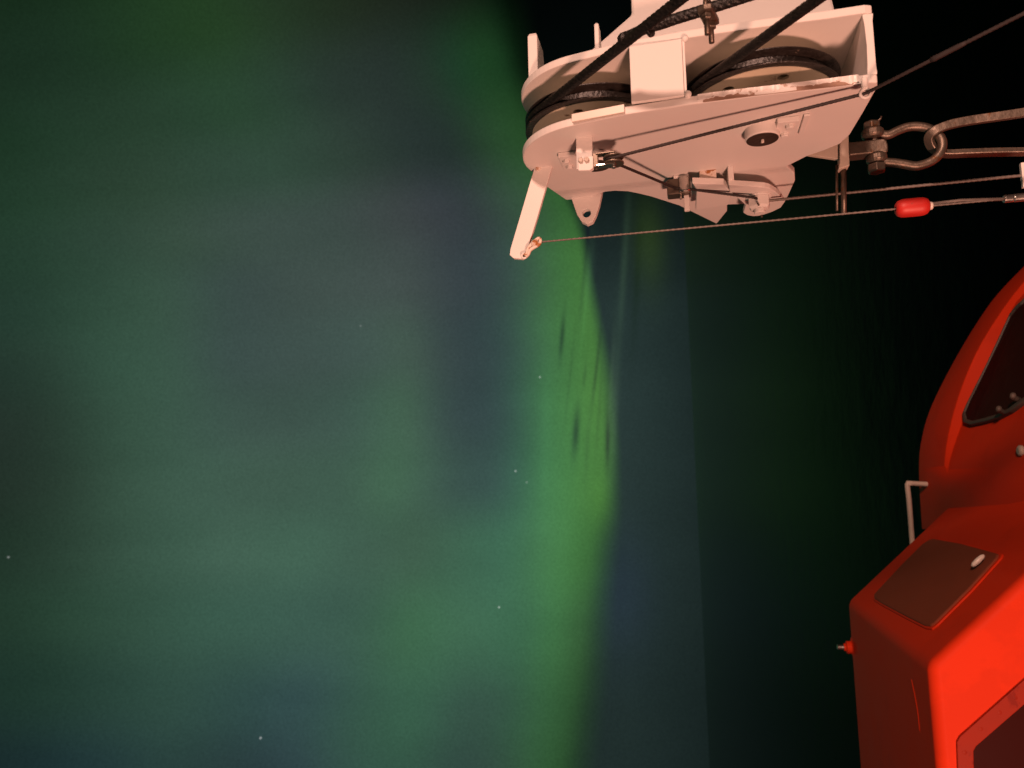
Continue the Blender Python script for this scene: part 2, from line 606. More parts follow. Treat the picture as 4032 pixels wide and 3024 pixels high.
def tube(pts, r, seg=12, lobes=0, lobe=.16, pitch=.09, bm=None, section=None, ref=None, closed=False):
    """sweep; lobes > 0 gives a laid rope with twisted strands; section: list of (u,v) for flat bars"""
    bm = bm or bmesh.new()
    if lobes:
        seg = lobes * 4
    d0 = (pts[1] - pts[0]).normalized()
    if ref is None:
        u = basis(d0)[0]
    else:
        u = (ref - d0 * ref.dot(d0)).normalized()
    rings = []
    s = 0.0
    n_ = len(pts)
    for i, p in enumerate(pts):
        if closed:
            d = (pts[(i + 1) % n_] - pts[i - 1]).normalized()
        else:
            d = (pts[min(i + 1, n_ - 1)] - pts[max(i - 1, 0)]).normalized()
        if i:
            s += (p - pts[i - 1]).length
        u = (u - d * u.dot(d)).normalized()
        v = d.cross(u)
        rr = r[i] if isinstance(r, (list, tuple)) else r
        ring = []
        if section:
            for q in section:
                ring.append(bm.verts.new(p + u * q[0] + v * q[1]))
        else:
            for k in range(seg):
                th = 2 * math.pi * k / seg
                q = rr
                if lobes:
                    q = rr * (1 - lobe + lobe * abs(math.cos(lobes * th / 2)) ** .7)
                    th += 2 * math.pi * s / pitch
                ring.append(bm.verts.new(p + (u * math.cos(th) + v * math.sin(th)) * q))
        rings.append(ring)
    m_ = len(rings[0])
    prs = list(zip(rings, rings[1:]))
    if closed:
        prs.append((rings[-1], rings[0]))
    for A, B in prs:
        for k in range(m_):
            l = (k + 1) % m_
            bm.faces.new((A[k], A[l], B[l], B[k]))
    if not closed:
        bm.faces.new(rings[0])
        bm.faces.new(rings[-1])
    return bm


def circ(ca, cb, r, k=20, ph=0.0):
    return [(ca + r * math.cos(ph + 2 * math.pi * i / k), cb + r * math.sin(ph + 2 * math.pi * i / k)) for i in range(k)]


def ball(c, r, sx=None, bm=None, seg=14):
    ax = (sx or Vector((0, 0, 1)))
    h = ax.length
    return lathe(c, ax, [(r * math.sin(math.pi * i / 8), -h * r * math.cos(math.pi * i / 8)) for i in range(9)], seg, bm)


# ------------------------------------------------------------------ the sea
def sea():
    bm = bmesh.new()
    k = 96
    rs = [0, 30, 120, 500, 2000, 8000, 40000]
    ctr = Vector((0, 0, 0))
    lathe(ctr, Vector((0, 0, 1)), [(r, 0) for r in rs], k, bm)
    me = bpy.data.meshes.new('sea')
    bm.normal_update()
    for f in bm.faces:
        if f.normal.z < 0:
            f.normal_flip()
    bm.to_mesh(me)
    bm.free()
    o = bpy.data.objects.new('sea', me)
    COL.objects.link(o)
    m = bpy.data.materials.new('night_sea')
    m.use_nodes = True
    N, L = m.node_tree.nodes, m.node_tree.links
    b = N['Principled BSDF']
    b.inputs['Base Color'].default_value = (.0015, .003, .003, 1)
    b.inputs['Roughness'].default_value = .15
    b.inputs['IOR'].default_value = 1.021
    t = N.new('ShaderNodeTexCoord')
    n1 = N.new('ShaderNodeTexNoise')
    n1.inputs['Scale'].default_value = .12
    n1.inputs['Detail'].default_value = 9
    n1.inputs['Roughness'].default_value = .62
    L.new(t.outputs['Object'], n1.inputs['Vector'])
    bp = N.new('ShaderNodeBump')
    bp.inputs['Strength'].default_value = .16
    bp.inputs['Distance'].default_value = 1.0
    L.new(n1.outputs[0], bp.inputs['Height'])
    L.new(bp.outputs[0], b.inputs['Normal'])
    me.materials.append(m)
    tag(o, 'dark rippled sea under the night sky', None, None, 'structure')


sea()

# ------------------------------------------------------------------ davit head
D = Frame(EYE, rad(6.6))
D.o = EYE + ray(3002, 550) * 1.6 + D.n * .024
TH, GAP = .018, .142
z1 = lambda X, Y: (1950 + X / 1.3825, Y / 1.3825)
z2 = lambda X, Y: (1980 + X / 2.765, Y / 2.765)
z3 = lambda X, Y: (2650 + X / 2.458, Y / 2.458)
z4 = lambda X, Y: (1980 + X / 2.765, 450 + Y / 2.765)
z5 = lambda X, Y: (2600 + X / 3.16, 400 + Y / 3.16)
z6 = lambda X, Y: (3200 + X / 2.654, 350 + Y / 2.654)
z7 = lambda X, Y: (3232 + X / 1.659, 1000 + Y / 1.659)
z8 = lambda X, Y: (3232 + X / 1.62, 2000 + Y / 1.62)

davit = empty('lifeboat_davit', D.p(.2, -.2, .08), 'white painted lifeboat davit head with two wire sheaves between cheek plates', 'davit')
SH1, SH2, RS = (.038, .365), (0.0, 0.0), .163
arc = [(SH1[0] - .171 * math.cos(t), SH1[1] + .171 * math.sin(t)) for t in [math.pi * k / 40 for k in range(2, 25)]]
near = [(-.150, -.186), (-.150, -.120), (-.156, .02), (-.157, .154), (-.150, .28)]
low = near + arc
low += [D.onc(*z1(*q), 0) for q in [(275, 1015), (330, 1052), (385, 1090), (410, 1088), (500, 1080), (600, 1045), (650, 1040), (720, 1043), (785, 1056), (850, 1072),
                                    (1000, 1120), (1205, 1220), (1262, 1150), (1262, 1115), (1350, 1112), (1440, 1118), (1575, 1105), (1600, 1055), (1632, 985),
                                    (1630, 945), (1590, 905), (1625, 888), (1700, 850), (1790, 820), (1875, 785), (1930, 735)]]
low += [(-.02, -.199), (-.125, -.203), (-.145, -.199)]
lower = part('lower_cheek_plate', prism_c(D, low, 0, TH), M['paint'], davit, .003)
upp = near + arc + [(.26, .46), (.30, .30), (.30, -.10), (.09, -.197), (-.125, -.203), (-.145, -.199)]
upper = part('upper_cheek_plate', prism_c(D, upp, GAP, GAP + TH), M['paint'], davit, .003)
# proud wear strip, and the ragged skin of paint peeling along the near edge
wb0, wb1 = D.onc(*z1(705, 620), 0)[1], D.onc(*z1(420, 676), 0)[1]
bm = bmesh.new()
prism_c(D, [(-.1595, wb0), (-.152, wb0), (-.139, wb1), (-.1465, wb1)], .001, TH + .0005, (), bm)
part('wear_strip', bm, M['pale'], lower, .001)
bm = bmesh.new()
rnd = random.Random(3)
k_n = 70
pb0, pb1 = -.165, .135
vs = []
dr = .006
for k in range(k_n + 1):
    b_ = pb0 + (pb1 - pb0) * k / k_n
    ed = -.1512 - .0065 * math.exp(-((b_ - .1) / .12) ** 2)
    dr = min(.0100, max(.0010, dr + rnd.uniform(-.0035, .0035)))
    tk = rnd.uniform(.0010, .0018)
    vs.append([bm.verts.new(D.p(ed + .003, b_, TH + .0004)), bm.verts.new(D.p(ed - tk, b_, TH + .0004)), bm.verts.new(D.p(ed - tk, b_, dr)), bm.verts.new(D.p(ed + .003, b_, dr))])
for A_, B_ in zip(vs, vs[1:]):
    for i in range(4):
        bm.faces.new((A_[i], A_[(i + 1) % 4], B_[(i + 1) % 4], B_[i]))
bm.faces.new(vs[0])
bm.faces.new(vs[-1])
part('peeling_paint_edge', bm, M['chipped'], lower)
bm = bmesh.new()
prism_c(D, [(-.1516 - .0065 * math.exp(-((q - .1) / .12) ** 2), q) for q in [pb0 + .01 + (pb1 - pb0 - .02) * k / 24 for k in range(25)]] + [(-.148, pb1 - .01), (-.148, pb0 + .01)], .0012, TH - .002, (), bm)
part('bare_metal_edge', bm, M['bare'], lower)

# distance plate and end plate
b1 = D.onc(*z1(1030, 545), TH)[1]
b2 = D.onc(*z1(745, 585), TH)[1]
part('distance_plate', box(D, -.160, -.150, b1, b2, TH + .001, GAP - .001), M['paint'], davit, .0015)
bm = box(D, -.161, -.100, b1 - .0055, b1 - .0005, TH + .001, GAP - .001)
part('distance_plate_flange', bm, M['paint'], davit, .001)
for cc in (TH + .003, GAP - .003):
    part('weld_bead', ball(D.p(-.159, b1 - .007, cc), .0075, Vector((0, 0, 1.0))), M['paint'], davit, smooth=True)
pe = [(-.200, TH), (-.182, TH), (-.1835, TH + .02), (-.185, TH + .06), (-.1835, GAP - .02), (-.181, GAP), (-.201, GAP), (-.199, GAP - .015), (-.199, TH + .02)]
part('end_plate', prism_a(D, pe, -.146, .085), M['paint'], davit, .0015)

# sheaves
CR = .077


def sheave(ctr, hole):
    c0 = D.p(ctr[0], ctr[1], CR)
    h = .0165
    prof = [(.146, -h), (RS - .001, -h), (RS, -h + .001), (RS, -h + .003), (RS - .020, -.006), (RS - .022, 0), (RS - .020, .006), (RS, h - .003), (RS, h - .001), (RS - .001, h), (.146, h)]
    rim = part('sheave', lathe(c0, D.n, prof, 96, None, True), M['grease'], davit)
    ha, hb = D.onc(*hole, CR - h)
    ha, hb = ha - ctr[0], hb - ctr[1]
    hr, ph = math.hypot(ha, hb), math.atan2(hb, ha)
    hr = min(hr, .118)
    hs = [circ(ctr[0] + hr * math.cos(ph + k * math.pi / 3), ctr[1] + hr * math.sin(ph + k * math.pi / 3), .0115, 16) for k in range(6)]
    part('web', prism_c(D, circ(ctr[0], ctr[1], .147, 72), CR - h - .0015, CR - h + .004, hs), M['cream'], rim)
    part('web', prism_c(D, circ(ctr[0], ctr[1], .147, 72), CR + h - .004, CR + h + .0015, hs), M['cream'], rim)
    part('hub', lathe(c0, D.n, [(.0, -.058), (.050, -.058), (.052, -.056), (.052, .060), (.050, .062), (0, .062)], 40), M['paint'], rim)
    return rim


sheave(SH1, z1(452, 605))
sheave(SH2, z1(1270, 482))

# pins and their keepers
def pin(ctr):
    pb = D.p(ctr[0], ctr[1], .001)
    p_ = part('sheave_pin', lathe(pb, -D.n, [(0, 0), (.036, 0), (.036, .021), (.0350, .0235), (.033, .0245), (0, .0245)], 48), M['paint'], davit, .0008)
    part('pin_face', lathe(pb - D.n * .0246, -D.n, [(0, 0), (.0335, 0), (.0330, .0012), (.0050, .0013), (.0045, -.002), (0, -.002)], 40), M['dark'], p_)
    part('grease_nipple', cyl(pb - D.n * .0250, -D.n, .0035, .007, .0008, 10), M['pale'], p_)
    return p_


pin(SH1)
pin(SH2)


def keeper(a, b, s=1):
    k = part('keeper_plate', box(D, a, a + .075, b - .044, b, -.012, -.0005), M['paint'], davit, .0015)
    bm = bmesh.new()
    part('keeper_bolt', hexbolt(D.p(a + .018, b - .026, -.012), -D.n, .0085, .008), M['paint'], k, .0006)
    part('keeper_bolt', hexbolt(D.p(a + .058, b - .020, -.012), -D.n, .0085, .008), M['paint'], k, .0006)
    part('stop_bar', box(D, a - .004, a + .085, b - .064, b - .052, -.006, -.0005), M['paint'], k, .0012)


ka, kb = D.onc(*z5(1460, 268), -.012)
keeper(ka, kb)
ka, kb = D.onc(*z4(600, 470), -.012)
k = part('keeper_plate', box(D, ka, ka + .075, kb - .040, kb, -.012, -.0005), M['paint'], davit, .0015)
part('keeper_bolt', hexbolt(D.p(ka + .020, kb - .016, -.012), -D.n, .0085, .009), M['paint'], k, .0006)
part('keeper_bolt', hexbolt(D.p(ka + .055, kb - .018, -.012), -D.n, .0085, .009), M['paint'], k, .0006)

# fins standing on the upper cheek plate
def fin(qa, qb, hgt, depth, top):
    a, b0 = D.onc(*z2(*qa), GAP + TH)
    a_, b1_ = D.onc(*z2(*qb), GAP + TH)
    a = (a + a_) / 2
    c0 = GAP + TH - .012
    bm = bmesh.new()
    v = []
    for c, aa, d, sh in ((c0, a, depth, 0), (c0 + hgt * .93, a, depth * top, .0), (c0 + hgt, a + .004, depth * top * .8, .003)):
        v.append([bm.verts.new(D.p(aa + x, y, c)) for x, y in ((0, b0 - sh), (d, b0 - sh), (d, b1_ + sh), (0, b1_ + sh))])
    for A, B in zip(v, v[1:]):
        for i in range(4):
            bm.faces.new((A[i], A[(i + 1) % 4], B[(i + 1) % 4], B[i]))
    bm.faces.new(v[0])
    bm.faces.new(v[-1])
    part('guide_fin', bm, M['paint'], davit, .002)


fin((283, 850), (378, 812), .118, .120, .58)
fin((1003, 575), (1052, 565), .082, .075, .45)

# davit arm: box beam on the far cheek, running on along the ship
ar = [D.ona(*z1(*q), -.02) for q in [(490, 296), (742, 76), (742, -20)]]
tb, tcx = ar[2]
top = .95
arm_poly = [ar[0], ar[1], (ar[1][0], GAP + TH + top)]
r1 = D.ona(*z1(1885, 44), -.02)
r2 = D.ona(*z1(1835, -8), -.02)
arm_poly += [(r2[0] + .02, GAP + TH + top), (r2[0], r2[1]), (r1[0], GAP + TH - .004), (ar[0][0], GAP + TH - .004)]
part('davit_arm', prism_a(D, arm_poly, -.02, .24), M['paint'], davit, .006)
rb, rc = D.ona(*z1(1292, 110), -.02)
part('arm_rib', box(D, -.032, -.019, rb - .006, rb + .006, GAP + TH, GAP + TH + .05), M['paint'], davit, .0015)

# flat tripping arm hanging off the lower plate
aa = D.onc(*z1(290, 908), 0)[0]
q4 = [D.ona(*z1(*q), aa) for q in [(222, 880), (316, 880), (230, 1180), (162, 1396), (150, 1410), (100, 1406), (78, 1388), (82, 1355), (150, 1125)]]
arm = part('tripping_arm', prism_a(D, q4, aa, aa + .012), M['paint'], davit, .0015)
part('rust_stain_weld', ball(D.p(aa + .001, q4[0][0] - .004, .0), .008, Vector((0, 0, 1)), None), M['rusty'], arm, smooth=True)

# lug with a hole on the far edge
al_ = D.onc(*z1(500, 1075), 0)[0] - .004
lp = [D.ona(*z1(*q), al_) for q in [(408, 1050), (414, 1078), (428, 1120), (446, 1170), (470, 1206), (500, 1220), (530, 1206), (548, 1170), (566, 1115), (578, 1060), (582, 1035)]]
lh = D.ona(*z1(497, 1160), al_)
part('lifting_lug', prism_a(D, lp, al_, al_ + .022, [circ(lh[0], lh[1], .0115, 16)]), M['paint'], davit, .0015)

# strap bracket and small turning block
sa_ = D.onc(*z4(880, 250), 0)[0]
s4 = [D.ona(*z4(*q), sa_) for q in [(795, 235), (972, 235), (974, 590), (802, 600)]]
strap = part('strap_bracket', prism_a(D, s4, sa_, sa_ + .006), M['paint'], davit, .001)
f4 = [D.ona(*z4(*q), sa_ - .02) for q in [(812, 448), (978, 440), (980, 570), (940, 598), (815, 602)]]
part('bracket_foot', prism_a(D, f4, sa_ - .014, sa_ - .0005), M['paint'], strap, .0015)
for q in ((850, 505), (915, 500)):
    fb, fc = D.ona(*z4(*q), sa_ - .014)
    part('bracket_bolt', hexbolt(D.p(sa_ - .0145, fb, fc), -D.t, .006, .006), M['dull'], strap, .0005)
pb_, pc_ = D.ona(*z4(1200, 488), sa_ - .01)
pc3 = D.p(sa_ - .002, pb_, pc_)
blk = part('turning_block', lathe(pc3 - D.n * .0085, D.n, [(0, 0), (.0215, 0), (.0225, .001), (.0225, .003), (.0150, .0055), (.0150, .0115), (.0225, .014), (.0225, .016), (.0215, .017), (0, .017)], 36), M['steel'], davit)
xb, xc = D.ona(*z4(1035, 488), sa_ - .01)
part('block_cheek', box(D, sa_ - .011, sa_ + .008, pb_ - .004, xb + .005, xc - .015, xc - .011), M['stain'], blk, .001)
part('block_cheek', box(D, sa_ - .011, sa_ + .008, pb_ - .004, xb + .005, xc + .011, xc + .015), M['steel'], blk, .001)
part('block_yoke', box(D, sa_ - .008, sa_ + .005, xb, xb + .012, xc - .016, xc + .016), M['steel'], blk, .0015)
part('block_axle', cyl(pc3 - D.n * .017, D.n, .005, .034, .0008, 12), M['stain'], blk)

# lower roller box, its post, and rib
ra, rb_ = D.onc(*z5(230, 1065), -.028)
w2 = .029
roller = part('roller_box', box(D, ra - .01, ra + .03, rb_ - w2, rb_ + w2, -.048, -.008), M['steel'], davit, .004, seg=3)
part('roller', cyl(D.p(ra - .012, rb_ - .014, -.046), D.n, .014, .036, .002, 20), M['stain'], roller)
part('roller_bolt', hexbolt(D.p(ra - .0105, rb_ - .012, -.030), -D.t, .007, .006), M['stain'], roller, .0005)
part('roller_bolt', cyl(D.p(ra + .004, rb_ - .004, -.048), -D.n, .0035, .010, .0008, 10), M['stain'], roller)
part('roller_post', box(D, ra + .005, ra + .017, rb_ - .024, rb_ - .011, -.088, -.048), M['paint'], davit, .0015)
part('roller_rib', box(D, ra - .012, ra + .035, rb_ - .026, rb_ + .012, -.008, -.0005), M['paint'], davit, .0015)

# lever with pivot bolt
LC = -.046
lev = [D.onc(*z5(*q), LC) for q in [(850, 1035), (920, 1042), (1150, 1056), (1300, 1068), (1365, 1085), (1440, 1130), (1505, 1190), (1545, 1255), (1500, 1320),
                                    (1400, 1370), (1300, 1405), (1220, 1424), (1150, 1428), (1080, 1415), (1032, 1385), (1060, 1290), (950, 1190), (860, 1110)]]
lever = part('release_lever', prism_c(D, lev, LC, LC + .014), M['paint'], davit, .002)
ta, tb2 = D.onc(*z5(850, 1030), LC)
tb3 = D.onc(*z5(920, 1030), LC)[1]
part('lever_tab', box(D, ta + .001, ta + .06, tb3, tb2, LC + .012, .0), M['paint'], lever, .0015)
ba, bb_ = D.onc(*z5(1225, 1180), LC)
part('washer', cyl(D.p(ba, bb_, LC), -D.n, .031, .004, .001, 28), M['paint'], lever)
nut = part('castle_nut', hexbolt(D.p(ba, bb_, LC - .004), -D.n, .028, .030), M['paint'], lever, .001)
part('pivot_bolt', cyl(D.p(ba, bb_, LC - .033), -D.n, .014, .012, .002, 20), M['paint'], lever)
part('split_pin', tube([D.p(ba - .034, bb_ + .006, LC - .030), D.p(ba - .01, bb_, LC - .031), D.p(ba + .02, bb_ - .004, LC - .031), D.p(ba + .024, bb_ - .007, LC - .048)], .0024, 8), M['steel'], nut, smooth=True)
gp = [D.onc(*z5(*q), -.040) for q in [(398, 1018), (790, 1030), (860, 1110), (875, 1200), (840, 1288), (440, 1350), (452, 1100)]]
part('guide_plate', prism_c(D, gp, -.040, -.024), M['paint'], davit, .002)
ga, gb = D.onc(*z5(600, 1025), -.040)
part('guide_spacer', box(D, ga + .012, ga + .05, gb - .02, gb + .02, -.025, -.0), M['rusty'], davit, .001)

# eye ring on the corner
ea_, eb_ = D.onc(*z3(1860, 905), -.028)
eye_c = D.p(ea_, eb_, -.028)
ringp = [eye_c + (D.n * math.cos(t) + D.z * math.sin(t)) * .0088 for t in [2 * math.pi * k / 24 for k in range(24)]]
ey = part('eye_ring', tube(ringp, .0032, 10, closed=True), M['paint'], davit, smooth=True)
part('eye_shank', cyl(eye_c + D.n * .009, D.n, .006, .021, .001, 14), M['paint'], ey)

# yoke bar at the lower end that carries the shackle
YA = .175
yb = [D.ona(*z6(*q), YA) for q in [(284, 380), (372, 380), (386, 800), (270, 838), (284, 760)]]
yoke = part('yoke_bar', prism_a(D, yb, YA, YA + .03), M['dull'], davit, .002)
gs = [D.ona(*z6(*q), YA + .012) for q in [(-330, 560), (286, 480), (288, 735), (-20, 690), (-240, 650)]]
part('yoke_gusset', prism_a(D, gs, YA + .012, YA + .024), M['dull'], davit, .001)
lg = [D.ona(*z6(*q), YA) for q in [(375, 560), (600, 540), (740, 522), (770, 545), (785, 600), (784, 650), (770, 668), (600, 680), (380, 702)]]
part('yoke_lug', prism_a(D, lg, YA - .004, YA + .034), M['steel'], yoke, .003)
for X, y0, y1, r in ((322, 800, 1310, .0062), (252, 800, 1275, .0030)):
    b0, c0 = D.ona(*z6(X, y0), YA + .018)
    b1_, c1 = D.ona(*z6(X + 2, y1), YA + .018)
    part('yoke_rod', tube([D.p(YA + .018, b0, c0), D.p(YA + .018, b1_, c1)], r, 14), M['steel'], yoke, smooth=True)

# ------------------------------------------------------------------ shackle and long link
ctr = D.p(YA + .012, *D.ona(*z6(660, 600), YA + .012))
shk = empty('bow_shackle', ctr, 'weathered steel bow shackle hanging from the yoke of the davit', 'shackle')
bp_ = [(640, 462), (740, 480), (800, 478), (880, 440), (980, 402), (1080, 392), (1190, 408), (1290, 458), (1350, 545), (1345, 640), (1290, 720), (1200, 775), (1080, 806),
       (960, 788), (850, 772), (760, 765), (660, 735)]
path = smooth_path([D.p(YA + .012, *D.ona(*z6(*q), YA + .012)) for q in bp_], 5)
part('bow', tube(path, .0102, 14), M['steel'], shk, smooth=True)
pA = D.p(YA + .012, *D.ona(*z6(632, 350), YA + .012))
pB = D.p(YA + .012, *D.ona(*z6(668, 860), YA + .012))
pd = (pB - pA).normalized()
part('shackle_pin', tube([pA, pB], .0085, 16), M['steel'], shk, smooth=False)
for q, r in (((625, 468), .0245), ((668, 728), .0225)):
    c_ = D.p(YA + .012, *D.ona(*z6(*q), YA + .012))
    part('shackle_ear', lathe(c_ - pd * .012, pd, [(0, 0), (r * .75, 0), (r, .006), (r, .018), (r * .75, .024), (0, .024)], 20), M['steel'], shk, smooth=False, bevel=.002)
c_ = D.p(YA + .012, *D.ona(*z6(615, 400), YA + .012))
part('shackle_nut', hexbolt(c_ + pd * .010, -pd, .0195, .022), M['steel'], shk, .0015)
c_ = D.p(YA + .012, *D.ona(*z6(664, 790), YA + .012))
part('pin_head', hexbolt(c_, pd, .0205, .020), M['steel'], shk, .0015)
c_ = D.p(YA + .005, *D.ona(*z6(655, 358), YA + .012))
part('cotter_pin', tube([c_, c_ + D.n * .006 - D.z * .010, c_ + D.n * .012 - D.z * .012], .0022, 8), M['steel'], shk, smooth=True)

lk1 = [((3300, 60), YA - .02), ((2700, 160), YA - .01), ((2300, 232), YA - .005), ((2000, 280), YA - .003), ((1700, 322), YA), ((1480, 362), YA), ((1350, 402), YA),
       ((1265, 445), YA + .002), ((1215, 505), YA + .010), ((1235, 590), YA + .022), ((1300, 650), YA + .030), ((1400, 678), YA + .034), ((1600, 672), YA + .034), ((1900, 662), YA + .034),
       ((2300, 655), YA + .034), ((2700, 640), YA + .034), ((3300, 615), YA + .034)]
path = smooth_path([D.p(a, *D.ona(*z6(*q), a)) for q, a in lk1], 6)
part_ = part('long_link', tube(path, .01, section=[(-.0095, -.005), (-.008, -.0065), (.008, -.0065), (.0095, -.005), (.0095, .005), (.008, .0065), (-.008, .0065), (-.0095, .005)],
                               ref=D.n), M['steel'], None)
tag(part_, 'flat steel bar bent into a long link, looped through the bow shackle', 'link')

# ------------------------------------------------------------------ wire ropes over the sheaves
RR = .0106
rw = RS - .0105


def fall(ctr, E, ext):
    """rope from the winch side (beyond the picture) tangent onto the sheave and over its top"""
    E = Vector(E)
    C_ = Vector(ctr)
    d = E - C_
    L = d.length
    be = math.acos(rw / L)
    th0 = math.atan2(d.y, d.x)
    for s in (1, -1):
        th = th0 + s * be
        T = C_ + Vector((math.cos(th), math.sin(th))) * rw
        if T.y > C_.y or s == -1:
            if (T - C_).y > ((C_ + Vector((math.cos(th0 - s * be), math.sin(th0 - s * be))) * rw) - C_).y:
                break
    pts = []
    dirn = (E - T).normalized()
    P2 = E + dirn * ext
    for k in range(25):
        q = P2.lerp(T, k / 24)
        pts.append(D.p(q.x, q.y, CR))
    # clockwise over the top (towards +a)
    a0 = th if th > 0 else th + 2 * math.pi
    for k in range(1, 41):
        t = a0 + (0 - a0) * k / 40
        pts.append(D.p(C_.x + rw * math.cos(t), C_.y + rw * math.sin(t), CR))
    pts.append(D.p(C_.x + rw, C_.y - .02, CR))
    return pts


E1 = D.onc(2672, 2, CR)
E2 = D.onc(*z1(1745, 2), CR)
f1 = resample(fall(SH1, E1, 1.0), .006)
o = part('fall_wire_rope', tube(f1, RR, lobes=6, pitch=.075, lobe=.07), M['rope'], None, smooth=True)
tag(o, 'thick black greased wire rope over the upper sheave at the davit tip', 'wire rope', 'ropes on the davit sheaves')
f2 = resample(fall(SH2, E2, 1.0), .006)
o = part('fall_wire_rope', tube(f2, RR, lobes=6, pitch=.075, lobe=.07), M['rope'], None, smooth=True)
tag(o, 'thick black greased wire rope over the sheave nearest the end plate', 'wire rope', 'ropes on the davit sheaves')
z6b = lambda X, Y: (2400 + X / 3.687, Y / 3.687)
bpts = [D.p(*D.onc(*z6b(*q), CR + .008), CR + .008) for q in [(175, 575), (330, 500), (560, 400), (740, 350), (940, 280), (1180, 205), (1420, 130), (1640, 60), (1900, -25), (2400, -190), (3200, -460)]]
bpath = resample(smooth_path(bpts, 6), .006)
dead = part('dead_end_wire_rope', tube(bpath, RR * .98, lobes=6, pitch=.075, lobe=.07), M['rope'], None, smooth=True)
tag(dead, 'cut tail of black wire rope lying along the fall above the distance plate', 'wire rope', 'ropes on the davit sheaves')
bd = (bpts[1] - bpts[0]).normalized()
part('whipping', tube([bpts[0] - bd * .004, bpts[0] + bd * .002, bpts[0] + bd * .013], [RR * .8, RR * 1.10, RR * 1.05], 16), M['rope'], dead, smooth=True)
sb = D.p(*D.onc(*z6b(585, 425), CR), CR)
part('seizing', tube([sb - bd * .003, sb + bd * .003], RR * 1.35, 18), M['rope'], dead, smooth=False, bevel=.001)

# wire rope clip
cc_ = D.p(*D.onc(*z6b(1430, 128), CR + .008), CR + .008)
rd = (D.p(*D.onc(*z6b(1640, 60), CR + .008), CR + .008) - D.p(*D.onc(*z6b(1180, 205), CR + .008), CR + .008)).normalized()
dn = (-D.n - rd * (-D.n).dot(rd)).normalized()
sd = rd.cross(dn).normalized()
clip = empty('wire_rope_clip', cc_, 'dark steel U-bolt clip clamped round the tail of black wire rope', 'rope clip')
ur = .0150
up_ = [cc_ + sd * ur + dn * .056, cc_ + sd * ur + dn * .02, cc_ + sd * ur]
up_ += [cc_ + sd * ur * math.cos(t) - dn * ur * 1.1 * math.sin(t) for t in [math.pi * k / 12 for k in range(1, 12)]]
up_ += [cc_ - sd * ur, cc_ - sd * ur + dn * .02, cc_ - sd * ur + dn * .056]
part('u_bolt', tube(up_, .0050, 12), M['steel'], clip, smooth=True)
bm = bmesh.new()
v0 = [cc_ + dn * .0135 + sd * x + rd * y for x, y in ((.027, -.013), (.031, 0), (.027, .013), (-.027, .013), (-.031, 0), (-.027, -.013))]
prism([p - dn * .006 for p in v0], [p + dn * .005 for p in v0], bm)
part('saddle', bm, M['steel'], clip, .002)
for s in (1, -1):
    part('clip_nut', hexbolt(cc_ + sd * ur * s + dn * .019, dn, .0098, .011), M['steel'], clip, .0006)

# ------------------------------------------------------------------ trip wire through eye, block and roller
o_t = D.p(sa_ - .018, pb_ + .002, pc_)
far_end = EYE + ray(4120, 8) * 1.18
p_in = eye_c
p_blk = pc3 + D.t * -.017 + D.z * -.004
pts = [far_end, p_in] + [p_in.lerp(p_blk, k / 6) for k in range(1, 7)]
turn = [pc3 + (-D.t * math.cos(t) + D.z * math.sin(t)) * .0165 for t in [math.pi * k / 8 for k in range(1, 8)]]
r_in = D.p(ra - .012, rb_ + .008, -.034)
r_out = D.p(ra - .012, rb_ - .024, -.040)
b_end = D.p(ba - .036, bb_ + .016, LC - .014)
pts += turn + [pc3 + D.t * .0165 - D.z * .004, r_in, r_out, b_end, D.p(ba - .020, bb_ + .004, LC - .014)]
tw = part('trip_wire', tube(resample(pts, .008), .0036, lobes=4, pitch=.05, lobe=.06), M['wire'], None, smooth=True)
tag(tw, 'thin dark wire slanting across the davit plate, round a small block', 'wire')
q0, q1 = far_end.lerp(p_in, .40), far_end.lerp(p_in, .60)
part('splice', tube([q0.lerp(q1, k / 8) for k in range(9)], [.0034, .0042, .0046, .0044, .0045, .0048, .0046, .0052, .0036], 10), M['wire'], tw, smooth=True)

# ------------------------------------------------------------------ plumb lanyards
def zdown(start, px):
    lo_, hi_ = 0.0, 3.0
    for _ in range(50):
        m_ = (lo_ + hi_) / 2
        if proj(start - D.z * m_)[0] < px:
            lo_ = m_
        else:
            hi_ = m_
    return lo_


l1 = D.p(ba + .004, bb_ - .028, LC - .012)
o = part('lever_lanyard', tube(resample([l1 + D.z * .03, l1 - D.z * 1.35], .012), .0040, lobes=4, pitch=.05, lobe=.06), M['lanyard'], None, smooth=True)
tag(o, 'thin wire lanyard hanging from the bolt of the release lever, above the red float', 'wire')
e_ = l1 - D.z * zdown(l1, 4028)
rp_ = part('lanyard_plate', box(Frame(e_, rad(6.6)), -.006, .006, -.03, .004, -.030, .030), M['paint'], o, .0015)

tip = D.p(aa - .006, *D.ona(*z1(222, 1322), aa - .006))
sk = empty('small_shackle', tip, 'tiny rusty shackle at the tip of the white tripping arm', 'shackle')
pq = [D.p(aa - .006, *D.ona(*z1(*q), aa - .006)) for q in [(160, 1392), (172, 1375), (178, 1352), (196, 1330), (222, 1306), (238, 1298), (246, 1312), (236, 1332), (212, 1346), (190, 1362), (180, 1384), (166, 1398)]]
part('shackle_bow', tube(smooth_path(pq, 4), .0042, 10), M['rusty'], sk, smooth=True)
c_ = D.p(aa - .006, *D.ona(*z1(158, 1392), aa - .006))
rg = [c_ + (D.n * math.cos(t) + D.z * math.sin(t)) * .0062 for t in [2 * math.pi * k / 18 for k in range(18)]]
part('ring', tube(rg, .0026, 8, closed=True), M['paint'], sk, smooth=True)
part('thimble', ball(D.p(aa - .006, *D.ona(*z1(215, 1325), aa - .006)), .0095, Vector((0, 0, 1.0))), M['rusty'], sk, smooth=True)

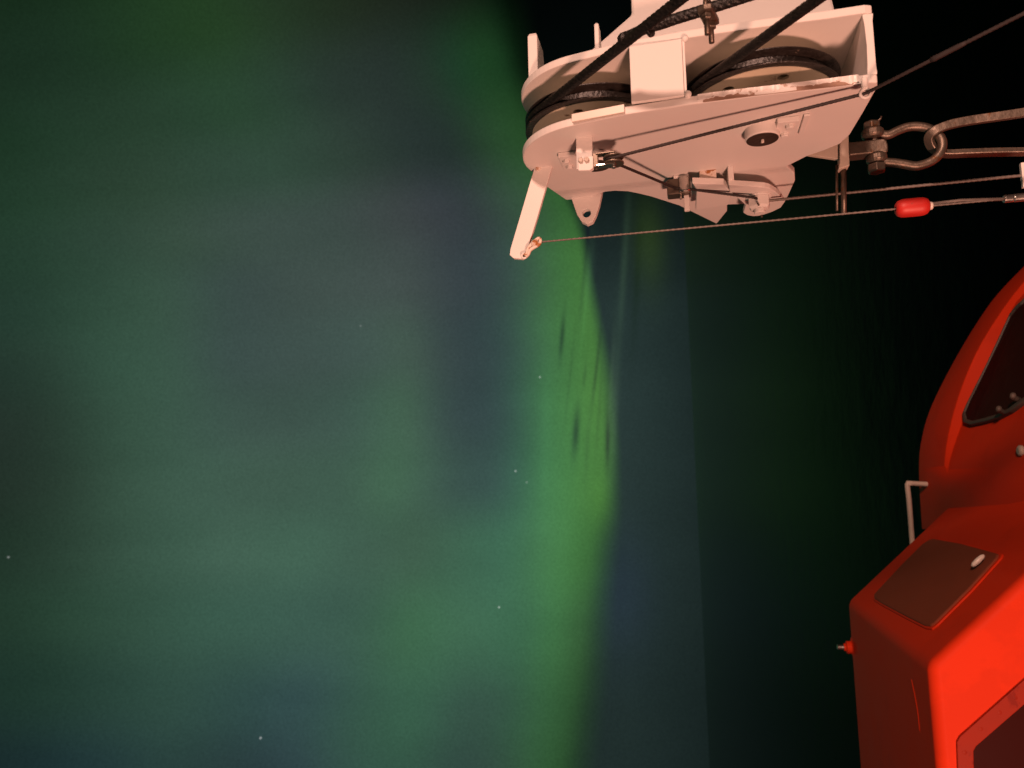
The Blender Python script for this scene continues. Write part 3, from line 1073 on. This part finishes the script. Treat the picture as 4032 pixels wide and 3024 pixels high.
l2 = D.p(aa - .006, *D.ona(*z1(240, 1318), aa - .006))
s_float = zdown(l2, 3592)
s_fer = zdown(l2, 3950)
o = part('float_lanyard', tube(resample([l2, l2 - D.z * (s_fer + .01)], .012), .0026, lobes=4, pitch=.05, lobe=.06), M['lanyard'], None, smooth=True)
tag(o, 'thinnest grey lanyard, running plumb from the tripping arm through the red float', 'wire')
fl = l2 - D.z * s_float
fh, fr = .0325, .0195
pf = [(0.0045, -fh), (fr * .55, -fh), (fr * .82, -fh + .004), (fr * .97, -fh + .011), (fr, -fh + .018), (fr, fh - .018), (fr * .97, fh - .011), (fr * .82, fh - .004), (fr * .55, fh), (.0045, fh)]
fo = empty('lanyard_float', fl, 'small worn red cylindrical float threaded on a thin lanyard', 'float')
part('float_body', lathe(fl, -D.z, pf, 32), M['float'], fo, smooth=True)
part('stopper', lathe(fl, -D.z, [(.003, fh), (.009, fh + .0005), (.008, fh + .006), (.003, fh + .007)], 16), M['pale'], fo, smooth=True)
o = part('lanyard_tail', tube([l2 - D.z * (s_float + fh) + D.n * .004, l2 - D.z * (s_float + fh + .06) + D.n * .006, l2 - D.z * (s_fer + .0)], .0034, 10), M['lanyard'], fo, smooth=True)
fe = l2 - D.z * s_fer
o = part('wire_ferrule', lathe(fe, -D.z, [(0, 0), (.0065, 0), (.0082, .002), (.0082, .016), (.0078, .018), (.0086, .020), (.0086, .085), (.0065, .09), (0, .09)], 20), M['stain'], None, smooth=False, bevel=.0006)
tag(o, 'bright metal ferrule crimped on the lanyard beyond the red float', 'ferrule')

# ------------------------------------------------------------------ the lifeboat
B = Frame(EYE, rad(8.0))
B.o = EYE + ray(*z8(690, 1000)) * 2.4
boat = empty('lifeboat', B.p(.6, -2.4, -.2), 'orange-red enclosed lifeboat with steering cabin hanging under the davit', 'lifeboat')
aF = B.onc(*z8(175, 640), 0)
# windshield slope from the near edge
wb, wc = B.ona(4032, 2272, 0)
k_ = wc / wb                     # c gained per metre of b (negative b)
aFar = 1.34
DR = -1.7
prof = [(0, 0), (DR, DR * k_), (DR - .4, DR * k_), (DR - .4, -2.4), (-.03, -2.4), (0, -2.2)]
cab = part('steering_cabin', prism_a(B, prof, 0, aFar), M['boat'], boat, .035, seg=5, smooth=True)
cab.modifiers['bevel'].harden_normals = True


def onw(x, y, off=0.0):
    """photo point on the windshield plane"""
    d_ = (B.z * -1 + B.n * (-k_)).normalized()
    nn = B.t.cross(d_).normalized()
    r_ = ray(x, y)
    o_ = B.o + nn * off
    return r_ * ((o_ - EYE).dot(nn) / r_.dot(nn)) + EYE, nn


hq = [(705, 212), (730, 205), (900, 236), (1120, 296), (1148, 306), (1140, 330), (960, 530), (745, 745), (712, 768), (672, 762), (560, 706), (400, 620), (352, 590), (348, 565), (380, 530), (520, 380), (660, 240)]
nn = onw(3600, 2400)[1]
if nn.dot(EYE - B.o) < 0:
    nn = -nn
h0 = [onw(*z8(*q))[0] for q in hq]
hatch = part('windshield', prism([p - nn * .02 for p in h0], [p + nn * .012 for p in h0]), M['hatch'], boat, .008, seg=3)
hc = sum((p for p in h0), Vector()) / len(h0)
h1 = [hc + (p - hc) * 1.035 for p in h0]
part('windshield_seal', prism([p - nn * .02 for p in h1], [p + nn * .006 for p in h1]), M['boat'], hatch, .004)
hp0, hp1 = onw(*z8(1008, 412))[0] + nn * .03, onw(*z8(1085, 340))[0] + nn * .03
part('hatch_handle', tube([hp0, hp0.lerp(hp1, .15), hp0.lerp(hp1, .5), hp0.lerp(hp1, .85), hp1], [.004, .0085, .0105, .0085, .004], 14), M['pale'], hatch, smooth=True)
# side window on the near wall
so = [B.ona(*z8(*q), 0) for q in [(868, 1700), (862, 1490), (880, 1455), (1290, 1092), (1700, 730)]]
si = [B.ona(*z8(*q), 0) for q in [(972, 1700), (968, 1545), (985, 1515), (1290, 1250), (1700, 880)]]
fb = [so[0], so[1], so[2], so[3], so[4], (so[4][0] - .35, so[4][1]), (so[4][0] - .35, so[0][1] - .45), (so[0][0], so[0][1] - .45)]
gb_ = [si[0], si[1], si[2], si[3], si[4], (so[4][0] - .29, si[4][1]), (so[4][0] - .29, so[0][1] - .39), (si[0][0], so[0][1] - .39)]
fw = part('side_window', prism_a(B, fb, -.010, .01, [gb_]), M['trim'], boat, .003)
part('window_pane', prism_a(B, gb_, -.002, .006), M['glass'], fw)
for q in [(918, 1560), (1020, 1410), (1140, 1305), (1240, 1210)]:
    b_, c2 = B.ona(*z8(*q), -.011)
    part('screw', lathe(B.p(-.0095, b_, c2), -B.t, [(.008, 0), (.006, .0012), (0, .0015)], 12), M['trim'], fw, smooth=True)
# spray nozzle on the far roof edge
xb_, xc_ = B.ona(*z8(190, 890), aFar - .03)
npos = B.p(aFar - .03, -.012, xc_)
noz = part('spray_nozzle', lathe(npos, B.z, [(0, 0), (.050, 0), (.050, .010), (.030, .016), (.030, .036), (.018, .042), (.018, .050), (0, .050)], 20), M['boat'], boat, .002)
part('nozzle_tip', cyl(npos + B.z * .046, B.z, .012, .034, .003, 14), M['stain'], noz)

# slim raised strip added along the roof to imitate a reflected highlight
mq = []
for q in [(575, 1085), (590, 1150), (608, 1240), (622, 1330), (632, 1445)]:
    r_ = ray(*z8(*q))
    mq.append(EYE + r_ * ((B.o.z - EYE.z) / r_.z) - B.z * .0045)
part('roof_highlight_strip', tube(smooth_path(mq, 4), [.003] + [.007] * 15 + [.003], 10), M['boat'], boat, smooth=True)

# canopy forward of the cabin: far rim band, low riser and curved deck
AS, AC = 1.66, 1.32
sil = [(1500, -110), (1327, 80), (1210, 200), (1100, 330), (950, 560), (800, 830), (700, 1050), (650, 1250), (640, 1400), (645, 1560), (660, 1800)]
cro = [(1500, -25), (1327, 180), (1190, 358), (1030, 615), (912, 890), (838, 1150), (808, 1350), (812, 1500), (830, 1650), (860, 1800)]
cri = [(1500, 45), (1327, 258), (1245, 370), (1110, 680), (1010, 885), (930, 1090), (860, 1290), (830, 1420), (820, 1510), (834, 1655), (864, 1805)]


def curve(pts, a, k=40):
    P = smooth_path([B.p(a, *B.ona(*z7(*q), a)) for q in pts], 8)
    L = [0]
    for x, y in zip(P, P[1:]):
        L.append(L[-1] + (y - x).length)
    R_ = []
    for i in range(k):
        s = L[-1] * i / (k - 1)
        j = 0
        while j < len(L) - 2 and L[j + 1] < s:
            j += 1
        R_.append(P[j].lerp(P[j + 1], (s - L[j]) / max(1e-9, L[j + 1] - L[j])))
    return R_


c1, c2, c3 = curve(sil, AS), curve(cro, AC), curve(cri, AC - .02)
c0 = [p - B.z * .25 + B.t * .25 for p in c1]
c00 = [p - B.z * 1.2 + B.t * .35 for p in c1]
c4 = [p - B.t * .60 - B.z * .04 for p in c3]
c5 = [p - B.t * 1.40 - B.z * .14 for p in c3]
c6 = [p - B.t * 1.50 - B.z * .60 for p in c3]
bm = bmesh.new()
rows = [[bm.verts.new(p) for p in r_] for r_ in (c00, c0, c1, c2, c3, c4, c5, c6)]
for A_, B_ in zip(rows, rows[1:]):
    for i in range(len(A_) - 1):
        bm.faces.new((A_[i], A_[i + 1], B_[i + 1], B_[i]))
can = part('canopy', bm, M['boat'], boat, .010, seg=3, angle=25, smooth=False)
for p in can.data.polygons:
    p.use_smooth = True
sol = can.modifiers.new('shell', 'SOLIDIFY')
sol.thickness = .012
sol.offset = -1
can.modifiers.move(1, 0)


def ondeck(x, y, off):
    """photo point on the curved canopy deck (found by marching the ray)"""
    r_ = ray(x, y)
    best = None
    for A_, B_ in ((c3, c4), (c4, c5)):
        for i in range(len(A_) - 1):
            for tri in ((A_[i], A_[i + 1], B_[i + 1]), (A_[i], B_[i + 1], B_[i])):
                e1, e2 = tri[1] - tri[0], tri[2] - tri[0]
                h = r_.cross(e2)
                det = e1.dot(h)
                if abs(det) < 1e-12:
                    continue
                s_ = EYE - tri[0]
                u = s_.dot(h) / det
                q = s_.cross(e1)
                v = r_.dot(q) / det
                if -.001 <= u and -.001 <= v and u + v <= 1.001:
                    t = e2.dot(q) / det
                    nrm = e1.cross(e2).normalized()
                    if nrm.z < 0:
                        nrm = -nrm
                    best = EYE + r_ * t + nrm * off
    return best


wq = [(1500, 120), (1420, 220), (1340, 310), (1300, 345), (1260, 395), (1180, 570), (1110, 720), (1040, 860), (975, 990), (945, 1060), (955, 1110), (1000, 1125), (1090, 1105), (1180, 1080), (1260, 1040), (1327, 990), (1420, 930)]
wp = [ondeck(*z7(*q), .004) for q in wq]
wp = [p for p in wp if p]
if len(wp) > 6:
    wcen = sum(wp, Vector()) / len(wp)
    nd_ = Vector((0, 0, 0))
    for i in range(len(wp)):
        nd_ += (wp[i] - wcen).cross(wp[(i + 1) % len(wp)] - wcen)
    nd_.normalize()
    if nd_.z < 0:
        nd_ = -nd_
    inner = [wcen + (p - wcen) * .93 for p in wp]
    cw = part('canopy_window', prism([p - nd_ * .03 for p in wp], [p + nd_ * .016 for p in wp], None, [[p - nd_ * .03 for p in inner]], [[p + nd_ * .016 for p in inner]]), M['rubber'], boat, .005)
    part('window_pane', prism([p - nd_ * .03 for p in inner], [p + nd_ * .008 for p in inner]), M['glass'], cw)
    for q in ((1225, 1045), (1318, 960)):
        d_ = ondeck(*z7(*q), .012)
        if d_:
            part('window_latch', tube([d_, d_ + nd_ * .03, d_ + nd_ * .04 - B.t * .03], .011, 12), M['rubber'], cw, smooth=True)
for q in ((1318, 1285),):
    d_ = ondeck(*z7(*q), .0)
    if d_:
        part('deck_cleat', lathe(d_, B.z, [(0, 0), (.022, 0), (.022, .012), (.014, .018), (.0, .018)], 16), M['dull'], boat, .002)

# hand rail on the far side of the canopy
ah = 1.55
rl = [B.p(ah, *B.ona(*q, ah)) for q in [(3700, 1908), (3640, 1906), (3572, 1902), (3574, 1925), (3580, 1980), (3590, 2110), (3600, 2240)]]
part('hand_rail', tube(smooth_path(rl[:3], 3)[:-1] + smooth_path(rl[2:], 4), .013, 12), M['dull'], boat, smooth=True)

# hull below, out of the picture but there when one steps aside
bm = bmesh.new()
rows = []
for i in range(25):
    s = -1 + 2 * i / 24
    wdt = 1.25 * (1 - abs(s) ** 3.2) ** .6 + .02
    cpos = -.2 + s * 3.6
    sheer = -2.25 + .25 * s * s
    row = []
    for u in range(13):
        t = math.pi * u / 12
        row.append(bm.verts.new(B.p(.67 - wdt * math.cos(t), sheer - (1.15 - .45 * s ** 4) * math.sin(t) ** .7, cpos)))
    rows.append(row)
for A_, B_ in zip(rows, rows[1:]):
    for i in range(12):
        bm.faces.new((A_[i], A_[i + 1], B_[i + 1], B_[i]))
    bm.faces.new((A_[12], A_[0], B_[0], B_[12]))
part('hull', bm, M['boat'], boat, smooth=True)
